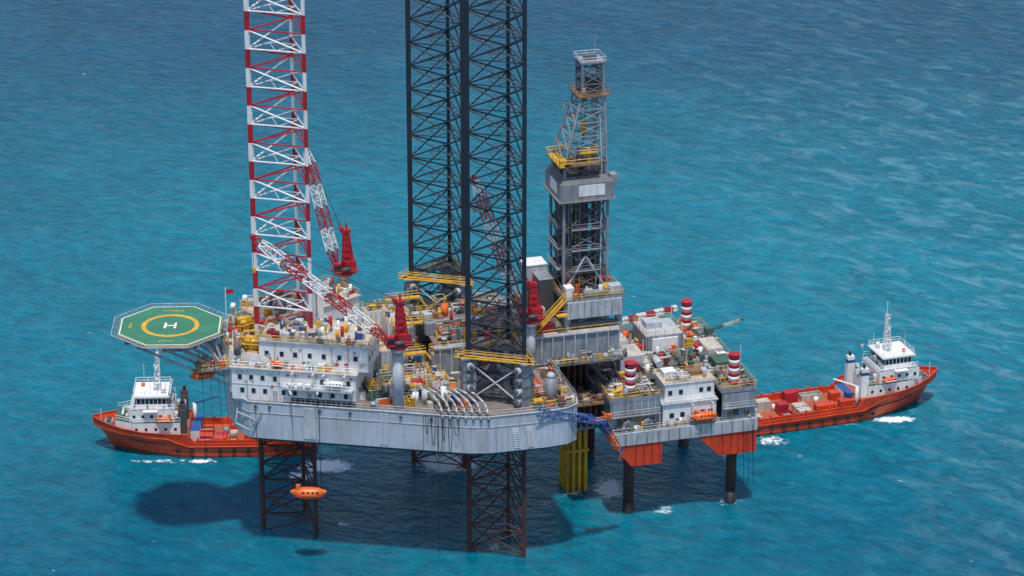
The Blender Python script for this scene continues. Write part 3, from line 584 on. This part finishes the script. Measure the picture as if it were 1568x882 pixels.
# ---------------------------------------------------------------- supply vessels
def vessel(name,bow,heading,seed,L=46.5,sh=1.8):
    C,S=math.cos(heading),math.sin(heading)
    e=empty(name,(bow[0]-L*C,bow[1]-L*S,0),heading); r=random.Random(seed)
    b=MB()
    st=[(0,.6,5.9,5.3,3.2,2.1),(1.5,1.8,6.4,6.1,3.2,2.1),(12,12,6.5,6.4,3.2,2.1),(25,24.5,6.5,6.35,3.3,2.1),(26.5,25.8,6.5,6.3,5.3,2.1),(26.52,25.82,6.5,6.3,5.3,4.6),(31,29.5,6.5,5.7,5.5,4.6),(36,33.6,6.1,4.5,5.8,4.7),(40,37,4.9,3.0,6.2,4.8),(43,39.6,3.3,1.6,6.6,4.9),(45.3,41.4,1.5,.6,6.9,5),(46.5,42.2,.25,.08,7.1,5.1)]
    rows=[]
    for xd,xw,hd,hw,zt,zd in st:
        row=[]
        for sg in(-1,1):
            m=lambda t:(xw+(xd-xw)*t,sg*(hw+(hd-hw)*t**1.4),zt*t)
            pts=[(xw-.6,sg*hw*.85,-2),(xw,sg*hw,0),m(.12),m(.13),m(.5),m(1),(xd-.15,sg*max(.05,hd-.25),zt),(xd-.15,sg*max(.05,hd-.25),zd)]
            row.append([b.pt(p) for p in pts])
        rows.append(row)
    for a,c in zip(rows[:-1],rows[1:]):
        for si in(0,1):
            for k in range(7):
                kk='rust' if k<2 else 'redhull'
                q=(a[si][k],c[si][k],c[si][k+1],a[si][k+1]); b.face(q if si==0 else q[::-1],kk,False)
        b.face((a[0][7],c[0][7],c[1][7],a[1][7]),'reddeck')
    a=rows[0]
    for k in range(7): b.face((a[1][k],a[0][k],a[0][k+1],a[1][k+1]),'redhull')
    for sg in(-1,1):
        for t in(.55,.78):
            P=[V((xw+(xd-xw)*t,sg*(hw+(hd-hw)*t**1.4+.08),min(zt,3.3 if xd<27 else zt)*t)) for xd,xw,hd,hw,zt,zd in st[:9] if xd!=26.5]
            b.path(P,.13,'black' if t<.7 else 'redhull',5)
        for i in range(10):
            x=2.5+i*2.9; y=sg*(6.62 if x<33 else 6.1); b.cyl((x,y-.02*sg,1.7),(x,y+.2*sg,1.7),.42,'black',10)
    b.box(13,0,2.12,24,11,.06,'reddeck')
    for sg in(-1,1):
        b.box(13.5,sg*5.6,2.15,23,.35,1.5,'redhull')
        for i in range(9): b.box(2.8+i*2.7,sg*5.6,2.15,.3,.5,2.0,'redhull')
    x=2.4
    while x<22:
        w=r.choice([1.8,2.6,3.2,4.6])
        for y in(-3.7,-1.2,1.4,3.9):
            if r.random()<.72:
                k=r.choice(['white','blue','cream','redhull','gdeck','white']) if x<7 else r.choice(['red','redhull','red','redhull','rust','red','reddeck','cream'])
                hh=r.choice([.9,1.4,2.0,2.3])
                if r.random()<.35:
                    b.box(x+w/2,y,2.2,w,1.9,.3,'brown')
                    for sgn in(-1,1): b.box(x+w/2,y+sgn*.95,2.2,w,.12,1.1,k); b.box(x+w/2+sgn*w/2,y,2.2,.12,1.9,1.1,k)
                    for q in range(3): b.cyl((x+.3,y-.5+q*.5,2.7),(x+w-.3,y-.5+q*.5,2.7),.2,r.choice(['grey','rust','pipe']),6)
                else: b.box(x+w/2,y,2.2,w-.3,2.0,hh,k,top=k)
        x+=w+r.uniform(.3,1.4)
    for i in range(4): yy=r.uniform(-4,4); b.cyl((4+i*5,yy,2.2),(4+i*5,yy,3.4),.5,r.choice(['white','blue','grey']),10)
    q1=[(28,-4.9),(37.6,-4.9),(41.4,-3.0),(41.4,3.0),(37.6,4.9),(28,4.9)]
    b.prism(q1,4.6,7.3,'white',top='gdeck')
    X=32.6+sh
    b.box(X,0,7.3,9.2,8.8,2.5,'white',top='lgrey')
    b.box(X,0,9.8,8.6,8.2,.2,'lgrey'); b.box(X,0,10,6.6,7,2.5,'white',taper=.93); b.box(X,0,11.0,6.5,6.9,1.05,'glass')
    for i in range(8):
        for sg in(-1,1): b.box(X-3+i*.86,sg*3.42,10.95,.14,.12,1.15,'white')
    for i in range(8):
        for x in(X-3.18,X+3.2): b.box(x,-3.2+i*.92,10.95,.12,.14,1.15,'white')
    b.box(X,0,12.5,7.6,7.8,.25,'white'); b.rail([(X-3.6,-3.7),(X+3.6,-3.7),(X+3.6,3.7),(X-3.6,3.7)],z=12.75,close=True,k='white',r=.05)
    for sg in(-1,1):
        for i in range(5): b.box(29+i*2,sg*4.91,5.6,.55,.06,.6,'glass'); b.box(X-3.6+i*1.8,sg*4.41,8.2,.6,.06,.7,'glass')
        b.box(X+.2,sg*4.7,9.85,3,1.4,.15,'white'); b.capsule((X-2.6,sg*5.2,8.2),3.6,1.3,1.2,0,'orange'); b.rail([(28,sg*4.9),(37.6,sg*4.9),(41.3,sg*3.0)],z=7.3,k='white',r=.05)
        b.rail([(X-4.4,sg*4.3),(X+4.4,sg*4.3)],z=10,k='white',r=.05)
        b.box(27.6,sg*3.6,4.6,1.9,1.5,6.4,'white' if seed==2 else 'dgrey',taper=.8); b.box(27.6,sg*3.6,9.4,1.62,1.27,.8,'blue' if seed==2 else 'steel'); b.cyl((27.6,sg*3.6,11),(27.4,sg*3.6,12),.3,'black',8)
        b.box(38.6,sg*2.0,7.3,1.4,1.4,.8,'cream')
        b.box(30,sg*3.2,12.7,.6,.6,.7,'lgrey')
    for i in range(4): b.box(41.42,-2.2+i*1.4,5.7,.06,.6,.7,'glass'); b.box(X+4.62,-2.8+i*1.7,8.3,.06,.7,.8,'glass')
    mx=X-1.0
    b.lattice((mx,0,12.7),(mx-.4,0,21),1.4,.5,'white',n=9,rc=.1,rb=.07); b.cyl((mx-.4,0,21),(mx-.4,0,24),.1,'white',6)
    for z,w in((15.5,3.4),(17.8,2.6),(20.2,1.8)): b.box(mx-.1,0,z,.25,w,.15,'white'); b.box(mx+.4,0,z+.3,.25,w*.6,.2,'lgrey')
    b.cyl((X-2.4,1.8,12.7),(X-2.4,1.8,13.3),.3,'white',8);b.cyl((X-2.4,1.8,13.3),(X-2.4,1.8,14.1),.6,'white',10,r2=.3); b.cyl((X+2,-1.8,12.7),(X+2,-1.8,13.4),.4,'orange',8)
    for i in range(4): b.cyl((X-3+i*1.6,(-1)**i*2.6,12.7),(X-3+i*1.6,(-1)**i*2.6,16+i*.5),.05,'white',4)
    b.cyl((25.6,-4.6,2.2),(25.6,-4.6,7.5),.4,'white',8); b.cyl((25.6,-4.6,7.5),(20.5,-3.5,9.5),.2,'blue' if seed!=2 else 'white',6); b.box(25.2,1,2.2,2,5,2.6,'white',top='blue'); b.box(24.6,-2.5,2.2,1.4,1.6,3.4,'blue')
    b.box(43,0,5.0,1.8,2.4,1.0,'grey'); b.cyl((43,-1.1,5.9),(43,1.1,5.9),.5,'dgrey',10); b.cyl((44.6,0,5),(44.6,0,8.6),.08,'white',5)
    b.clutter(36,40.5,-2.8,2.8,7.35,16,['white','grey','cream','lgrey'],seed=seed+5,hmax=1.1,big=.9)
    b.clutter(28.2,X-4.6,-4,4,7.35,16,['white','lgrey','grey','white','orange'],seed=seed+9,hmax=1.8,big=1.2)
    b.clutter(X-4.2,X+4,-4,4,10.0,14,['white','lgrey','grey','steel'],seed=seed+19,hmax=1.2,big=.7)
    b.obj('hull_and_superstructure',e); return e
vessel('supply_vessel',(91.1,13.8),math.radians(18.5),2,sh=2.8)
vessel('supply_vessel.001',(-86.8,-11),math.radians(182),9,sh=1.2)
# ---------------------------------------------------------------- sea
m=bpy.data.materials.new('sea_water'); nt=nodes(m); N=nt.nodes.new; L=nt.links.new
out=N('ShaderNodeOutputMaterial'); p=N('ShaderNodeBsdfPrincipled'); L(p.outputs[0],out.inputs[0])
p.inputs['IOR'].default_value=1.33; p.inputs['Specular IOR Level'].default_value=.2
tc=N('ShaderNodeTexCoord')
def mapn(rot,st):
    q=N('ShaderNodeMapping'); q.vector_type='TEXTURE'; q.inputs['Rotation'].default_value=(0,0,math.radians(rot)); q.inputs['Scale'].default_value=(st,1,1); L(tc.outputs['Object'],q.inputs[0]); return q
def noise(mp,scale,det=4,rough=.55,dist=0):
    n=N('ShaderNodeTexNoise'); n.inputs['Scale'].default_value=scale; n.inputs['Detail'].default_value=det; n.inputs['Roughness'].default_value=rough; n.inputs['Distortion'].default_value=dist
    L(mp.outputs[0],n.inputs['Vector']); return n
def math_(op,a,b_=None):
    q=N('ShaderNodeMath'); q.operation=op
    for i,x in enumerate((a,b_)):
        if x is None: continue
        if isinstance(x,(int,float)): q.inputs[i].default_value=x
        else: L(x,q.inputs[i])
    return q.outputs[0]
def mrange(x,a,b_,c=0,d=1,smooth=False):
    q=N('ShaderNodeMapRange'); q.inputs[1].default_value=a;q.inputs[2].default_value=b_;q.inputs[3].default_value=c;q.inputs[4].default_value=d
    if smooth: q.interpolation_type='SMOOTHSTEP'
    L(x,q.inputs[0]); return q.outputs[0]
def mixc(f,A,B,bt='MIX'):
    q=N('ShaderNodeMix'); q.data_type='RGBA'; q.blend_type=bt
    if isinstance(f,(int,float)): q.inputs[0].default_value=f
    else: L(f,q.inputs[0])
    for i,x in((6,A),(7,B)):
        if isinstance(x,tuple): q.inputs[i].default_value=(*x,1)
        else: L(x,q.inputs[i])
    return q.outputs[2]
w1=noise(mapn(-50,1.6),.05,3,.5,.2); w2=noise(mapn(-20,1.5),.30,5,.58,.3); w3=noise(mapn(-35,1.4),.9,6,.6)
hgt=math_('ADD',math_('ADD',math_('MULTIPLY',w1.outputs['Fac'],1.2),math_('MULTIPLY',w2.outputs['Fac'],1.1)),math_('MULTIPLY',w3.outputs['Fac'],.45))
bp=N('ShaderNodeBump'); bp.inputs['Strength'].default_value=1; bp.inputs['Distance'].default_value=.9; L(hgt,bp.inputs['Height']); L(bp.outputs[0],p.inputs['Normal'])
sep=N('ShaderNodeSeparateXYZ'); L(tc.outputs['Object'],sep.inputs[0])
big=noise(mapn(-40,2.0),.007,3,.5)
# shoal: reflection falloff painted in colour, lighter behind and east, darker south and north-west
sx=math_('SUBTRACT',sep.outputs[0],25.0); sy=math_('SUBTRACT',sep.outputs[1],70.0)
dtone=math_('SQRT',math_('ADD',math_('MULTIPLY',math_('MULTIPLY',sx,sx),.55),math_('MULTIPLY',sy,sy)))
refl_tone=math_('ADD',mrange(dtone,20,240,1,0,True),math_('MULTIPLY',math_('SUBTRACT',big.outputs['Fac'],.5),.8))
c=mixc(mrange(refl_tone,.0,1.0),(.0,.068,.135),(.0,.170,.245))
c=mixc(1,c,mixc(mrange(w1.outputs['Fac'],.36,.64),(.90,.91,.92),(1.1,1.09,1.08)),'MULTIPLY')  # crest light and trough shade painted into the colour from the wave noise
c=mixc(1,c,mixc(mrange(w2.outputs['Fac'],.36,.64),(.78,.81,.84),(1.20,1.18,1.15)),'MULTIPLY')
c=mixc(1,c,mixc(mrange(w3.outputs['Fac'],.35,.65),(.84,.86,.88),(1.16,1.14,1.12)),'MULTIPLY')
# sun glitter painted as pale streaks, denser to the east
stn=noise(mapn(-42,2.2),.20,7,.68,.4)
east=math_('MULTIPLY',mrange(math_('ADD',sep.outputs[0],math_('MULTIPLY',sep.outputs[1],.15)),40,135,0,1,True),mrange(sep.outputs[1],150,280,1,.35,True))
stm=math_('MULTIPLY',mrange(stn.outputs['Fac'],.50,.72),math_('ADD',math_('MULTIPLY',east,.42),.06))
c=mixc(stm,c,(.24,.46,.54))
fn=noise(mapn(0,1),.7,8,.7,.6); foam=None
for fx,fy,rx,ry,stg in((-38,-20.5,5.5,3.2,1.3),(-43,-25,3,2.4,.95),(-13,-19,6.5,4.8,1.3),(19.5,-31,3.4,6,.95),(81,2.6,5,1.8,1.0),(-64,-18.3,4,1.4,.75),(-72,-18.0,9,1.2,.5),(54,-8,5,3,.6),(-33,-47,3,2,.5),(66,0,12,1.4,.45),(30,-41,3,2.4,.5),(43,-37,3,2.4,.5),(-3,-57,5,3.4,.45),(12.5,-33,3,3,.55)):
    a=math_('DIVIDE',math_('SUBTRACT',sep.outputs[0],fx),rx); d=math_('DIVIDE',math_('SUBTRACT',sep.outputs[1],fy),ry)
    d=math_('SQRT',math_('ADD',math_('MULTIPLY',a,a),math_('MULTIPLY',d,d)))
    k=math_('MULTIPLY',mrange(d,0,1.4,1,0),stg); foam=k if foam is None else math_('MAXIMUM',foam,k)
fm=mrange(math_('ADD',foam,math_('MULTIPLY',math_('SUBTRACT',fn.outputs['Fac'],.5),1.6)),.32,.62)
fm=math_('MULTIPLY',fm,mrange(foam,.02,.2))
wc=noise(mapn(-30,2),.40,6,.6,.3); fm=math_('MAXIMUM',fm,math_('MULTIPLY',mrange(wc.outputs['Fac'],.71,.77),.45))
c=mixc(fm,c,(.92,.96,.98))
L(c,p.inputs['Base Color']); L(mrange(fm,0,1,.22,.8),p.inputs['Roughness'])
me=bpy.data.meshes.new('sea_water'); h=60000; me.from_pydata([(-h,-h,0),(h,-h,0),(h,h,0),(-h,h,0)],[],[(0,1,2,3)]); me.materials.append(m)
o=bpy.data.objects.new('sea_water',me); bpy.context.scene.collection.objects.link(o)
# ---------------------------------------------------------------- light, camera
sc=bpy.context.scene
w=bpy.data.worlds.new('World'); sc.world=w; w.use_nodes=True; nt=w.node_tree; bg=nt.nodes['Background']; sk=nt.nodes.new('ShaderNodeTexSky'); sk.sky_type='NISHITA'; sk.sun_disc=False
el=math.radians(73); az=math.radians(178)
sk.sun_elevation=el; sk.sun_rotation=az; nt.links.new(sk.outputs[0],bg.inputs[0]); bg.inputs[1].default_value=.14
sd=V((math.sin(az)*math.cos(el),math.cos(az)*math.cos(el),math.sin(el)))
ld=bpy.data.lights.new('sun','SUN'); ld.energy=3.2; ld.angle=math.radians(3.0); ld.color=(1,.965,.91)
lo=bpy.data.objects.new('sun',ld); sc.collection.objects.link(lo); lo.rotation_euler=sd.to_track_quat('Z','Y').to_euler(); lo.location=(0,-100,200)
cd=bpy.data.cameras.new('camera'); cd.sensor_width=36; cd.lens=36*4690/1568; cd.clip_start=1; cd.clip_end=150000
co=bpy.data.objects.new('camera',cd); sc.collection.objects.link(co); co.location=(0,-587.8,268.5); co.rotation_euler=(math.radians(68),0,0); sc.camera=co
sc.view_settings.view_transform='Standard'; sc.view_settings.look='None'; sc.view_settings.exposure=0
